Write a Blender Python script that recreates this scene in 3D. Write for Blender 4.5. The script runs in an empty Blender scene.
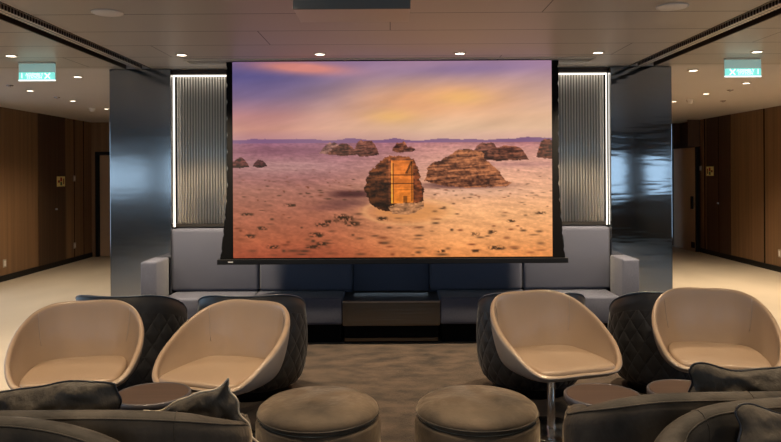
import bpy, bmesh, math, random
import numpy as np
from mathutils import Vector, Matrix, noise as mnoise
PI = math.pi
R = math.radians
random.seed(7)
S = bpy.context.scene
COL = S.collection

# ------------------------------------------------------------------ camera
cam = bpy.data.cameras.new('camera'); camo = bpy.data.objects.new('camera', cam); COL.objects.link(camo)
camo.location = (0, 0, 1.6)
camo.rotation_euler = (R(90), R(0.32), 0)
cam.sensor_width = 36; cam.lens = 700 / 781 * 36
cam.shift_y = -(221 - 174) / 781
cam.clip_start = .05
S.camera = camo

# ------------------------------------------------------------------ world, exposure
W = bpy.data.worlds.new('sky'); S.world = W; W.use_nodes = True
nt = W.node_tree; bg = nt.nodes['Background']
tc = nt.nodes.new('ShaderNodeTexCoord'); sx = nt.nodes.new('ShaderNodeSeparateXYZ')
rp = nt.nodes.new('ShaderNodeValToRGB')
nt.links.new(tc.outputs['Generated'], sx.inputs[0]); mr = nt.nodes.new('ShaderNodeMapRange'); mr.inputs['From Min'].default_value = -.25; mr.inputs['From Max'].default_value = .75; nt.links.new(sx.outputs['Z'], mr.inputs['Value']); nt.links.new(mr.outputs[0], rp.inputs[0])
rp.color_ramp.elements[0].position = 0.0; rp.color_ramp.elements[0].color = (.10, .14, .20, 1)
rp.color_ramp.elements[1].position = 0.22; rp.color_ramp.elements[1].color = (.56, .77, 1.0, 1)
nt.links.new(rp.outputs[0], bg.inputs[0]); bg.inputs[1].default_value = 2.7
S.view_settings.view_transform = 'Standard'; S.view_settings.look = 'None'
S.view_settings.gamma = 1; S.view_settings.use_curve_mapping = False
S.view_settings.exposure = 0.0
S.cycles.use_denoising = True
S.cycles.max_bounces = 10; S.cycles.diffuse_bounces = 5; S.cycles.glossy_bounces = 5
S.cycles.transparent_max_bounces = 12
S.cycles.sample_clamp_indirect = 6
S.cycles.caustics_reflective = False; S.cycles.caustics_refractive = False
SPOT_W = 150.0
WARM = (1.0, .76, .50)

# ------------------------------------------------------------------ helpers
def lin(c):
    return tuple(((v/255)/12.92 if v/255 <= .04045 else ((v/255+.055)/1.055)**2.4) for v in c)

def mat(name, base, rough=.6, metal=0, spec=.5, sheen=0, sheen_tint=None, coat=0, emis=None, es=0,
        noise=None, bump=None, aniso=0):
    """noise=(scale, amount, stretch xyz)   bump=(scale, strength, stretch xyz, detail)"""
    m = bpy.data.materials.new(name); m.use_nodes = True
    t = m.node_tree; b = t.nodes['Principled BSDF']
    b.inputs['Base Color'].default_value = (*base, 1)
    b.inputs['Roughness'].default_value = rough
    b.inputs['Metallic'].default_value = metal
    b.inputs['Specular IOR Level'].default_value = spec
    if sheen:
        b.inputs['Sheen Weight'].default_value = sheen
        b.inputs['Sheen Roughness'].default_value = .35
        if sheen_tint: b.inputs['Sheen Tint'].default_value = (*sheen_tint, 1)
    if coat: b.inputs['Coat Weight'].default_value = coat
    if emis: b.inputs['Emission Color'].default_value = (*emis, 1); b.inputs['Emission Strength'].default_value = es
    def coords(stretch):
        tc = t.nodes.new('ShaderNodeTexCoord'); mp = t.nodes.new('ShaderNodeMapping')
        mp.inputs['Scale'].default_value = stretch
        t.links.new(tc.outputs['Object'], mp.inputs['Vector']); return mp.outputs[0]
    if noise:
        n = t.nodes.new('ShaderNodeTexNoise'); n.inputs['Scale'].default_value = noise[0]; n.inputs['Detail'].default_value = 5
        t.links.new(coords(noise[2]), n.inputs['Vector'])
        cr = t.nodes.new('ShaderNodeValToRGB')
        a = noise[1]
        cr.color_ramp.elements[0].position = .3; cr.color_ramp.elements[1].position = .7
        cr.color_ramp.elements[0].color = (*[v*(1-a) for v in base], 1)
        cr.color_ramp.elements[1].color = (*[min(1, v*(1+a)) for v in base], 1)
        t.links.new(n.outputs['Fac'], cr.inputs[0]); t.links.new(cr.outputs[0], b.inputs['Base Color'])
    if bump:
        n = t.nodes.new('ShaderNodeTexNoise'); n.inputs['Scale'].default_value = bump[0]
        n.inputs['Detail'].default_value = bump[3] if len(bump) > 3 else 3
        t.links.new(coords(bump[2]), n.inputs['Vector'])
        bp = t.nodes.new('ShaderNodeBump'); bp.inputs['Strength'].default_value = bump[1]; bp.inputs['Distance'].default_value = .01
        t.links.new(n.outputs['Fac'], bp.inputs['Height']); t.links.new(bp.outputs[0], b.inputs['Normal'])
    return m

O1 = (1, 1, 1)
M = {}
M['ceil_plain'] = mat('ceiling_plaster', (.60, .57, .56), .55, noise=(.6, .05, O1))
M['recess'] = mat('dark_bronze_recess', (.055, .032, .018), .35, .3)
M['wood'] = mat('brown_wood_veneer', (.21, .122, .062), .45, noise=(1.0, .22, (14, 14, .35)))
M['wood_dark'] = mat('dark_wood_veneer', (.065, .036, .02), .5, noise=(1.0, .3, (30, 30, .4)))
M['floor'] = mat('cream_stone_floor', (.44, .395, .325), .38, noise=(1.1, .12, (1, .5, 1)))
M['carpet'] = mat('brown_wool_carpet', (.042, .029, .020), .95, noise=(4.5, .75, (1, 1.6, 1)), bump=(160, .6, O1, 2), sheen=.12, sheen_tint=(.9, .7, .5))
M['black'] = mat('black', (.003, .003, .0035), .8, spec=.12)
M['black_metal'] = mat('black_metal', (.006, .006, .007), .45, spec=.25)
M['pillar'] = mat('polished_dark_steel', (.32, .325, .33), .13, 1.0, bump=(1.0, .10, (1.3, 1.3, 6), 2))
M['pillar_wavy'] = mat('wavy_polished_dark_steel', (.30, .32, .34), .07, 1.0, bump=(1.0, .16, (1.6, 1.6, 9), 2))
M['chrome'] = mat('chrome', (.75, .74, .73), .16, 1.0)
M['bronze'] = mat('brushed_dark_bronze', (.12, .095, .07), .32, .9, bump=(1, .2, (2, 2, 120), 3))
M['bronze_top'] = mat('brushed_bronze_top', (.30, .26, .22), .35, .8)
M['leather'] = mat('tan_leather', (.315, .228, .160), .33, spec=.6, coat=.12, noise=(3, .06, O1), bump=(220, .12, O1))
M['leather_back'] = mat('beige_leather_shell', (.32, .27, .23), .42, spec=.45, bump=(220, .12, O1))
M['velvet'] = mat('dark_taupe_velvet', (.030, .025, .020), .7, spec=.3, sheen=.38, sheen_tint=(.62, .5, .36), noise=(5, .75, (1, 1, .6)), bump=(7, .9, (1, 1, .7), 4))
M['velvet_cushion'] = mat('taupe_velvet', (.045, .037, .028), .65, spec=.35, sheen=.45, sheen_tint=(.75, .62, .45), noise=(7, .65, O1), bump=(13, .9, (1, 1, .6), 4))
M['velvet_pouf'] = mat('pouf_velvet', (.095, .070, .047), .7, spec=.3, sheen=.5, sheen_tint=(.8, .66, .48), noise=(2.6, .65, O1), bump=(14, .5, O1, 4))
M['piping'] = mat('black_piping', (.012, .013, .018), .45)
M['navy_piping'] = mat('navy_piping', (.05, .075, .11), .35)
M['blue_fabric'] = mat('grey_blue_woven_fabric', (.088, .097, .138), .9, sheen=.15, noise=(160, .18, O1), bump=(300, .3, O1))
M['wood_top'] = mat('walnut_table_top', (.060, .038, .029), .5, spec=.3, noise=(2, .2, (1, 14, 1)))
M['table_rim'] = mat('grey_table_rim', (.09, .085, .095), .35, .4)
M['steel'] = mat('brushed_steel', (.5, .5, .52), .3, 1)
M['white'] = mat('white_paint', (.75, .73, .7), .5)
M['cream_trim'] = mat('cream_metal_trim', (.62, .57, .48), .4)
M['rod_back'] = mat('champagne_mirror', (.42, .375, .31), .32, .45)
M['led'] = mat('led_strip', (.9, .9, .9), .5, emis=(1, .90, .78), es=2.2)
M['lamp'] = mat('lamp_glass', (.9, .9, .9), .5, emis=(1, .86, .68), es=9)
M['speaker'] = mat('speaker_grille', (.80, .78, .76), .6)
M['tray'] = mat('projector_tray_grey', (.62, .59, .56), .4, .2)
M['tray_side'] = mat('projector_tray_edge', (.15, .155, .15), .5)
M['sign_yellow'] = mat('pale_yellow_sign', (.95, .88, .38), .5)
M['sign_red'] = mat('sign_red', (.45, .02, .02), .5)
M['sign_green'] = mat('sign_green', (.01, .12, .05), .5)
M['sign_brown'] = mat('sign_brown', (.3, .13, .03), .5)
M['socket'] = mat('switch_plate', (.42, .38, .33), .4)
M['door_beige'] = mat('beige_door', (.42, .29, .19), .5)
M['cream_fabric'] = mat('cream_satin', (.55, .47, .36), .4, sheen=.3)
M['exit_green'] = mat('exit_sign_green', (.1, .5, .42), .4, emis=(.24, .80, .72), es=.95)
M['exit_white'] = mat('exit_sign_white', (.9, .9, .9), .4, emis=(.9, 1, .97), es=1.3)

def brushed(key, scale, lo, hi, dist):
    m = M[key]; t = m.node_tree; b = t.nodes['Principled BSDF']
    tc = t.nodes.new('ShaderNodeTexCoord'); n = t.nodes.new('ShaderNodeTexNoise')
    n.inputs['Scale'].default_value = scale; n.inputs['Detail'].default_value = 6; n.inputs['Distortion'].default_value = 1.2
    mp = t.nodes.new('ShaderNodeMapping'); mp.inputs['Location'].default_value = (3.1, 1.7, .4)
    t.links.new(tc.outputs['Object'], mp.inputs[0]); t.links.new(mp.outputs[0], n.inputs['Vector'])
    k = t.nodes.new('ShaderNodeMapRange'); k.inputs['From Min'].default_value = .38; k.inputs['From Max'].default_value = .64
    k.inputs['To Min'].default_value = lo; k.inputs['To Max'].default_value = hi
    t.links.new(n.outputs['Fac'], k.inputs['Value']); t.links.new(k.outputs[0], b.inputs['Sheen Weight'])
    for q in t.nodes:
        if q.type == 'BUMP': q.inputs['Distance'].default_value = dist
brushed('velvet', 3.2, .03, .85, .022)
brushed('velvet_cushion', 6, .05, 1.0, .02)
brushed('velvet_pouf', 4.5, .08, 1.0, .014)

def glassy(name, tint, fac, rough=.03):
    m = bpy.data.materials.new(name); m.use_nodes = True; t = m.node_tree
    for n in list(t.nodes):
        if n.type != 'OUTPUT_MATERIAL': t.nodes.remove(n)
    out = [n for n in t.nodes if n.type == 'OUTPUT_MATERIAL'][0]
    a = t.nodes.new('ShaderNodeBsdfTransparent'); a.inputs[0].default_value = (*tint, 1)
    g = t.nodes.new('ShaderNodeBsdfGlossy'); g.inputs['Roughness'].default_value = rough
    x = t.nodes.new('ShaderNodeMixShader'); x.inputs[0].default_value = fac
    t.links.new(a.outputs[0], x.inputs[1]); t.links.new(g.outputs[0], x.inputs[2]); t.links.new(x.outputs[0], out.inputs[0])
    return m
M['glass'] = glassy('window_glass', (.97, .98, .98), .06)
M['acrylic'] = glassy('clear_acrylic', (.55, .80, .78), .22, .1)
m_ = mat('edge_lit_acrylic', (.5, .75, .74), .15, emis=(.42, .72, .70), es=.28); m_.node_tree.nodes['Principled BSDF'].inputs['Alpha'].default_value = .5
M['acrylic'] = m_
M['rod'] = mat('clear_glass_rod', (.88, .84, .77), .32, .35)

# ceiling panels: long metal planks with dark joints every 0.55 m, a cross joint here and there
def ceiling_mat():
    m = mat('satin_metal_ceiling_panels', (.50, .46, .42), .42, .08, spec=.35)
    t = m.node_tree; b = t.nodes['Principled BSDF']
    tc = t.nodes.new('ShaderNodeTexCoord'); s = t.nodes.new('ShaderNodeSeparateXYZ'); t.links.new(tc.outputs['Object'], s.inputs[0])
    def math_(op, a, b_=None, c=None):
        n = t.nodes.new('ShaderNodeMath'); n.operation = op
        for i, v in enumerate((a, b_, c)):
            if v is None: continue
            if isinstance(v, (int, float)): n.inputs[i].default_value = v
            else: t.links.new(v, n.inputs[i])
        return n.outputs[0]
    f = math_('FRACT', math_('DIVIDE', math_('ADD', s.outputs['Y'], 20 - .36), .55))
    j = math_('LESS_THAN', f, .020)
    # cross joints: every 3.9 m, shifted per plank row
    row = math_('FLOOR', math_('DIVIDE', math_('ADD', s.outputs['Y'], 20 - .36), .55))
    sh = math_('MULTIPLY', math_('MODULO', math_('ADD', row, 0), 4), .97)
    fx = math_('FRACT', math_('DIVIDE', math_('ADD', math_('ADD', s.outputs['X'], 39.0), sh), 3.9))
    jx = math_('LESS_THAN', fx, .0018)
    jj = math_('MAXIMUM', j, jx)
    mx = t.nodes.new('ShaderNodeMix'); mx.data_type = 'RGBA'
    t.links.new(jj, mx.inputs['Factor'])
    mx.inputs[6].default_value = (.50, .46, .42, 1); mx.inputs[7].default_value = (.02, .018, .016, 1)
    t.links.new(mx.outputs[2], b.inputs['Base Color'])
    n = t.nodes.new('ShaderNodeTexNoise'); n.inputs['Scale'].default_value = 1.0
    mp = t.nodes.new('ShaderNodeMapping'); mp.inputs['Scale'].default_value = (40, 1.5, 1)
    t.links.new(tc.outputs['Object'], mp.inputs[0]); t.links.new(mp.outputs[0], n.inputs['Vector'])
    bp = t.nodes.new('ShaderNodeBump'); bp.inputs['Strength'].default_value = .05; bp.inputs['Distance'].default_value = .01
    t.links.new(n.outputs['Fac'], bp.inputs['Height']); t.links.new(bp.outputs[0], b.inputs['Normal'])
    return m
M['ceil_panel'] = ceiling_mat()

def quilt_mat():
    m = mat('quilted_charcoal_velvet', (.024, .025, .028), .5, spec=.5, sheen=.22, sheen_tint=(.50, .55, .6), noise=(6, .4, O1))
    t = m.node_tree; b = t.nodes['Principled BSDF']
    uv = t.nodes.new('ShaderNodeUVMap'); s = t.nodes.new('ShaderNodeSeparateXYZ'); t.links.new(uv.outputs[0], s.inputs[0])
    def mt(op, a, b_=None):
        n = t.nodes.new('ShaderNodeMath'); n.operation = op
        for i, v in enumerate((a, b_)):
            if v is None: continue
            if isinstance(v, (int, float)): n.inputs[i].default_value = v
            else: t.links.new(v, n.inputs[i])
        return n.outputs[0]
    a = mt('MULTIPLY', s.outputs['X'], PI/.11); c = mt('MULTIPLY', s.outputs['Y'], PI/.17)
    p = mt('ABSOLUTE', mt('SINE', mt('ADD', a, c))); q = mt('ABSOLUTE', mt('SINE', mt('SUBTRACT', a, c)))
    h = mt('POWER', mt('MINIMUM', p, q), .55)
    keep = mt('LESS_THAN', s.outputs['Y'], .66)
    h = mt('MULTIPLY', h, keep)
    bp = t.nodes.new('ShaderNodeBump'); bp.inputs['Strength'].default_value = .6; bp.inputs['Distance'].default_value = .012
    t.links.new(h, bp.inputs['Height']); t.links.new(bp.outputs[0], b.inputs['Normal'])
    return m
M['quilt'] = quilt_mat()

def perf_mat():
    m = mat('perforated_metal_strip', (.36, .33, .30), .4, .4)
    t = m.node_tree; b = t.nodes['Principled BSDF']
    tc = t.nodes.new('ShaderNodeTexCoord')
    mp = t.nodes.new('ShaderNodeMapping'); mp.inputs['Scale'].default_value = (26, 26, 0.01)
    ck = t.nodes.new('ShaderNodeTexVoronoi'); ck.inputs['Randomness'].default_value = 0; ck.inputs['Scale'].default_value = 1
    t.links.new(tc.outputs['Object'], mp.inputs[0]); t.links.new(mp.outputs[0], ck.inputs['Vector'])
    l = t.nodes.new('ShaderNodeMath'); l.operation = 'GREATER_THAN'; l.inputs[1].default_value = .3
    t.links.new(ck.outputs['Distance'], l.inputs[0])
    mx = t.nodes.new('ShaderNodeMix'); mx.data_type = 'RGBA'; t.links.new(l.outputs[0], mx.inputs['Factor'])
    mx.inputs[6].default_value = (.03, .025, .02, 1); mx.inputs[7].default_value = (.62, .57, .52, 1)
    t.links.new(mx.outputs[2], b.inputs['Base Color'])
    return m
M['perf'] = perf_mat()

# ---- mesh helpers
def link(o, parent=None):
    COL.objects.link(o)
    if parent is not None: o.parent = parent
    return o

def obj(name, bm, m, parent=None, smooth=False, loc=None, off=None):
    if off is not None: bmesh.ops.translate(bm, verts=bm.verts, vec=Vector(off))
    if off is not False: bmesh.ops.recalc_face_normals(bm, faces=bm.faces)
    me = bpy.data.meshes.new(name); bm.to_mesh(me); bm.free()
    if isinstance(m, (list, tuple)):
        for k in m: me.materials.append(M[k])
    else: me.materials.append(M[m])
    if smooth:
        for p in me.polygons: p.use_smooth = True
    o = bpy.data.objects.new(name, me); link(o, parent)
    if loc: o.location = loc
    return o

def tag(o, label, cat, group=None, kind=None):
    o['label'] = label; o['category'] = cat
    if group: o['group'] = group
    if kind: o['kind'] = kind
    return o

def thing(name, label, cat, loc=(0, 0, 0), rz=0, group=None):
    o = bpy.data.objects.new(name, None); link(o); o.empty_display_size = .1
    o.location = loc; o.rotation_euler = (0, 0, rz)
    return tag(o, label, cat, group)

def struct(name, bm, m, **k):
    o = obj(name, bm, m, **k); o['kind'] = 'structure'; return o

def copy_tree(o, parent=None):
    c = o.copy(); COL.objects.link(c); c.parent = parent
    for ch in list(o.children): copy_tree(ch, c)
    return c

def box(x0, x1, y0, y1, z0, z1, bev=0, seg=2, bm=None):
    b = bmesh.new()
    bmesh.ops.create_cube(b, size=1)
    for v in b.verts:
        v.co = Vector(((x0+x1)/2 + v.co.x*(x1-x0), (y0+y1)/2 + v.co.y*(y1-y0), (z0+z1)/2 + v.co.z*(z1-z0)))
    if bev: bmesh.ops.bevel(b, geom=b.edges[:], offset=bev, segments=seg, profile=.5, affect='EDGES')
    if bm is None: return b
    me = bpy.data.meshes.new('t'); b.to_mesh(me); b.free(); bm.from_mesh(me); bpy.data.meshes.remove(me)
    return bm

def lathe(prof, seg=48, bm=None, c=(0, 0)):
    bm = bm or bmesh.new(); rings = []
    for r, z in prof:
        if r < 1e-5: rings.append([bm.verts.new((c[0], c[1], z))])
        else: rings.append([bm.verts.new((c[0]+r*math.cos(2*PI*k/seg), c[1]+r*math.sin(2*PI*k/seg), z)) for k in range(seg)])
    for a, b in zip(rings, rings[1:]):
        for k in range(seg):
            k2 = (k+1) % seg
            if len(a) == 1 and len(b) > 1: bm.faces.new((a[0], b[k2], b[k]))
            elif len(b) == 1 and len(a) > 1: bm.faces.new((a[k], a[k2], b[0]))
            elif len(a) > 1: bm.faces.new((a[k], a[k2], b[k2], b[k]))
    return bm

def tube(pts, r, seg=8, closed=False, bm=None):
    bm = bm or bmesh.new(); pts = [Vector(p) for p in pts]; n = len(pts); rings = []
    for i, p in enumerate(pts):
        if closed: d = (pts[(i+1) % n] - pts[i-1])
        else: d = pts[min(i+1, n-1)] - pts[max(i-1, 0)]
        d.normalize()
        up = Vector((0, 0, 1)) if abs(d.z) < .9 else Vector((1, 0, 0))
        a = d.cross(up).normalized(); b = a.cross(d)
        rings.append([bm.verts.new(p + r*(a*math.cos(2*PI*k/seg) + b*math.sin(2*PI*k/seg))) for k in range(seg)])
    m = n if closed else n-1
    for i in range(m):
        A, B = rings[i], rings[(i+1) % n]
        for k in range(seg): bm.faces.new((A[k], A[(k+1) % seg], B[(k+1) % seg], B[k]))
    if not closed: bm.faces.new(rings[0]); bm.faces.new(list(reversed(rings[-1])))
    return bm

def catmull(P, n, closed=False):
    P = [np.array(p, float) for p in P]; out = []; N = len(P)
    segs = N if closed else N-1
    for i in range(segs):
        if closed: a, b, c, d = P[(i-1) % N], P[i], P[(i+1) % N], P[(i+2) % N]
        else: a, b, c, d = P[max(i-1, 0)], P[i], P[i+1], P[min(i+2, N-1)]
        for k in range(n):
            t = k/n
            out.append(.5*((2*b) + (-a+c)*t + (2*a-5*b+4*c-d)*t*t + (-a+3*b-3*c+d)*t**3))
    if not closed: out.append(P[-1])
    return out

def grid(bm, rows, closed=False):
    V = [[bm.verts.new(Vector(p)) for p in r] for r in rows]
    for A, B in zip(V, V[1:]):
        n = len(A)
        for k in range(n if closed else n-1):
            bm.faces.new((A[k], A[(k+1) % n], B[(k+1) % n], B[k]))
    return V

def add_mod_sub(o, lv=1):
    m = o.modifiers.new('sub', 'SUBSURF'); m.levels = lv; m.render_levels = lv; return o

def portal(loc, rot, sx_, sy_):
    l = bpy.data.lights.new('window_portal', 'AREA'); l.shape = 'RECTANGLE'; l.size = sx_; l.size_y = sy_
    l.cycles.is_portal = True
    o = bpy.data.objects.new('window_portal', l); link(o); o.location = loc; o.rotation_euler = rot

# ------------------------------------------------------------------ the room shell
XL, XR, YB, YF, H = -5.9, 6.2, 13.8, -4.0, 2.65
YF2 = 15.0
struct('floor', box(XL-.2, XR+.2, YF-.2, 17.5, -.1, 0), 'floor')
CE = 6.87
TI, TO = 2.345, 2.60       # partition track recess
def ceil_box(x0, x1, y0, y1, m='ceil_panel', nm='ceiling'):
    return struct(nm, box(x0, x1, y0, y1, H, H+.2), m)
ceil_box(XL-.2, -TO, YF-.2, CE); ceil_box(TO, XR+.2, YF-.2, CE)
# middle field, with the projector hatch left open
PX0, PX1, PY0, PY1 = -.50, .12, 3.56, 3.95
bmc = box(-TI, TI, YF-.2, PY0, H, H+.2); box(-TI, TI, PY1, CE, H, H+.2, bm=bmc)
box(-TI, PX0, PY0, PY1, H, H+.2, bm=bmc); box(PX1, TI, PY0, PY1, H, H+.2, bm=bmc)
struct('ceiling', bmc, 'ceil_panel')
ceil_box(XL-.2, XR+.2, CE, 17.5, 'ceil_plain')
struct('ceiling', box(-TO-.1, TO+.1, YF-.2, CE, H+.2, H+.6), 'recess')

# walls: wood panelling; windows stay outside the camera's view
def wall_x(name, xa, xb, y0, y1, openings, m='wood'):
    bm = bmesh.new(); y = y0
    for (a, b, z0, z1) in openings:
        box(xa, xb, y, a, 0, H, bm=bm); box(xa, xb, a, b, 0, z0, bm=bm); box(xa, xb, a, b, z1, H, bm=bm); y = b
    box(xa, xb, y, y1, 0, H, bm=bm)
    return struct(name, bm, m)
LWIN = [(-3.8, -.3, 1.2, 1.95), (.3, 2.8, 1.1, 2.0), (3.4, 5.9, .5, 2.35), (6.5, 9.6, .5, 2.35)]
RWIN = [(-3.8, -.3, 1.2, 1.95), (.3, 2.8, 1.1, 2.0), (3.6, 6.1, .6, 2.35)]
wall_x('wall_left', XL-.2, XL, YF-.2, YB, LWIN)
wall_x('wall_right', XR, XR+.2, YF-.2, 14.0, RWIN)
bm = bmesh.new(); FW = [(-5.75, -2.0), (-1.6, 1.6), (2.0, 6.05)]; x = XL-.2
for a, b in FW:
    box(x, a, YF-.2, YF, 0, H, bm=bm); box(a, b, YF-.2, YF, 0, .95, bm=bm); box(a, b, YF-.2, YF, 2.2, H, bm=bm); x = b
box(x, XR+.2, YF-.2, YF, 0, H, bm=bm); struct('wall_front', bm, 'wood')
wi = 0
def window(x0, x1, y0, y1, z0, z1):
    global wi; wi += 1
    r = bpy.data.objects.new('window_%d' % wi, None); link(r); r['kind'] = 'structure'
    r.location = ((x0+x1)/2, (y0+y1)/2, z0); off = (-r.location.x, -r.location.y, -r.location.z)
    along_y = (y1-y0) > (x1-x0); bm = bmesh.new(); t = .05
    if along_y:
        for a in (y0, (y0+y1)/2-t/2, y1-t): box(x0, x1, a, a+t, z0+t, z1-t, bm=bm)
        box(x0, x1, y0, y1, z0, z0+t, bm=bm); box(x0, x1, y0, y1, z1-t, z1, bm=bm)
        xm = (x0+x1)/2; g = box(xm-.004, xm+.004, y0+.01, y1-.01, z0+.01, z1-.01)
    else:
        for a in (x0, (x0+x1)/2-t/2, x1-t): box(a, a+t, y0, y1, z0+t, z1-t, bm=bm)
        box(x0, x1, y0, y1, z0, z0+t, bm=bm); box(x0, x1, y0, y1, z1-t, z1, bm=bm)
        ym = (y0+y1)/2; g = box(x0+.01, x1-.01, ym-.004, ym+.004, z0+.01, z1-.01)
    obj('window_frame', bm, 'black_metal', r, off=off); obj('window_pane', g, 'glass', r, off=off)
for (a, b, z0, z1) in LWIN:
    window(XL-.14, XL-.08, a, b, z0, z1); portal((XL-.21, (a+b)/2, (z0+z1)/2), (0, R(-90), 0), z1-z0, b-a)
for (a, b, z0, z1) in RWIN:
    window(XR+.08, XR+.14, a, b, z0, z1); portal((XR+.21, (a+b)/2, (z0+z1)/2), (0, R(90), 0), z1-z0, b-a)
for (a, b) in FW:
    window(a, b, YF-.14, YF-.08, .95, 2.2); portal(((a+b)/2, YF-.21, 1.575), (R(90), 0, 0), b-a, 1.25)

# wall at the far left end with its doorway and door
DL0, DL1 = -5.82, -4.9
bm = box(XL-.2, DL0, YB, YB+.15, 0, H); box(DL0, DL1, YB, YB+.15, 2.07, H, bm=bm); box(DL1, -2.76, YB, YB+.15, 0, H, bm=bm)
struct('wall_back', bm, 'wood')
d = bpy.data.objects.new('door_1', None); link(d); d['kind'] = 'structure'; d.location = (-5.36, YB+.06, 0)
off = (5.36, -(YB+.06), 0)
obj('door_leaf', box(DL0+.07, DL1-.05, YB+.04, YB+.09, .01, 2.0, .004), 'door_beige', d, off=off)
bm = box(DL0, DL0+.06, YB-.01, YB+.12, 0, 2.07); box(DL1-.05, DL1, YB-.01, YB+.12, 0, 2.07, bm=bm); box(DL0+.06, DL1-.05, YB-.01, YB+.12, 2.01, 2.07, bm=bm)
obj('door_frame', bm, 'black_metal', d, off=off)
obj('door_handle', tube([(-5.0, YB+.0, 1.0), (-5.12, YB+.0, 1.0)], .012), 'steel', d, off=off)
struct('wall_back', box(DL0-.1, DL1+.1, YB+.16, YB+.25, 0, H), 'recess')  # unseen slab added to block sky light leaking through the door gaps
# dark flush panel door in the left wall, plus joints
d = struct('door_2', box(XL, XL+.012, 11.72, 12.68, .09, H), 'wood_dark')
obj('door_knob', lathe([(0, 0), (.018, 0), (.018, .03), (0, .03)], 16), 'steel', d, loc=(XL+.03, 12.3, 1.0))
bm = bmesh.new()
for y in (12.2, 13.05, 13.45): box(XL, XL+.008, y-.006, y+.006, .09, H, bm=bm)
struct('trim_1', bm, 'black')
# dark panel door on right wall and joints
d = struct('door_3', box(XR-.012, XR, 12.75, 13.7, .09, H), 'wood_dark')
obj('door_knob', lathe([(0, 0), (.018, 0), (.018, .03), (0, .03)], 16), 'steel', d, loc=(XR-.03, 13.2, 1.0))
bm = bmesh.new()
for y in (11.6, 13.2, 13.8): box(XR-.014, XR, y-.006, y+.006, .09, H, bm=bm)
struct('trim_2', bm, 'black')
# right end: dark opening behind an open door leaf
struct('wall_back', box(-2.76, 5.2, YF2, YF2+.15, 0, H), 'wood')
struct('wall_right', box(XR, XR+.2, 14.0, YF2+2.5, 0, H), 'wood_dark')
struct('wall_back', box(5.2, XR, YF2, YF2+.15, 2.10, H), 'wood_dark')
struct('wall_back', box(2.5, XR, YF2+2.3, YF2+2.5, 0, H), 'wood_dark')
struct('wall_right', box(XR-.24, XR, 14.0, 14.04, 2.12, H), 'wood_dark')
d = bpy.data.objects.new('door_4', None); link(d); d['kind'] = 'structure'; d.location = (XR-.06, 14.0, 0)
d.rotation_euler = (0, 0, R(2.5))
obj('door_leaf', box(-.05, 0, 0, .95, .01, 2.1, .004), 'door_beige', d)
obj('door_handle', box(-.085, -.05, .06, .14, .86, 1.12, .01), 'black_metal', d)
obj('door_edge', box(-.052, .002, -.03, 0, .01, 2.1), 'black_metal', d)
obj('door_closer', box(-.075, -.05, .02, .14, .08, .2, .005), 'black_metal', d)
struct('baseboard_left', box(XL, XL+.015, 9.7, YB, 0, .09), 'black_metal')
struct('baseboard_right', box(XR-.015, XR, 6.2, 14.0, 0, .09), 'black_metal')
struct('baseboard_back', box(DL1, -2.9, YB-.015, YB, 0, .09), 'black_metal')

# core between the corridors: pillars, glass rod wall
struct('wall_back', box(-2.76, 2.76, 7.25, 7.4, 0, H), 'recess')
struct('wall_back', box(-2.76, -2.6, 7.4, YB, 0, H), 'wood')
struct('wall_back', box(2.6, 2.76, 7.4, YF2, 0, H), 'wood')
t = thing('steel_pillar', 'polished dark steel pillar left of the projection screen', 'pillar', (-2.455, 7.06, 0), 0, 'steel clad pillars')
obj('cladding', box(-.30, .30, -.19, .185, .05, H-.006, .006), 'pillar', t)
obj('plinth', box(-.29, .29, -.18, .18, 0, .05), 'black_metal', t)
t2 = copy_tree(t); t2.location = (2.465, 7.06, 0)
for c_ in t2.children:
    if c_.name.startswith('cladding'): c_.data = c_.data.copy(); c_.data.materials[0] = M['pillar_wavy']
t2['label'] = 'wavy polished dark steel pillar right of the projection screen'
struct('trim_3', box(-2.155, 2.16, 6.95, 7.25, H-.05, H-.003), 'recess')
def rod_panel(x0, x1, lab, edge_x):
    xc = (x0+x1)/2; ZB = 1.085
    t = thing('rod_partition', lab, 'partition', (xc, 7.03, ZB), 0, 'glass rod partitions beside the screen')
    off = (-xc, -7.03, -ZB)
    obj('mirror_backing', box(x0, x1, 7.055, 7.075, ZB, H-.05), 'rod_back', t, off=off)
    n = 28; w = (x1-x0-.03)/n
    for k in range(n):
        x = x0+.015+w*(k+.5)
        obj('glass_rod', lathe([(0, ZB+.03), (.0082, ZB+.03), (.0082, H-.07), (0, H-.07)], 12, c=(x, 7.0)), 'rod', t, smooth=True, off=off)
    obj('base_rail', box(x0, x1, 6.98, 7.054, ZB, ZB+.03), 'bronze', t, off=off)
    obj('light_strip', box(x0, x1, 6.975, 6.99, H-.068, H-.055), 'led', t, off=off)
    obj('light_strip', box(edge_x-.004, edge_x+.004, 6.965, 6.975, ZB, H-.055), 'led', t, off=off)
struct('wall_back', box(-2.155, 2.16, 7.08, 7.25, 0, 1.08), 'recess')
rod_panel(-2.15, -1.35, 'wall panel of upright glass rods left of the screen', -2.150)
rod_panel(1.35, 2.155, 'wall panel of upright glass rods right of the screen', 2.152)
struct('trim_4', box(-1.34, 1.34, 7.09, 7.25, 1.08, H-.05), 'recess')

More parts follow.
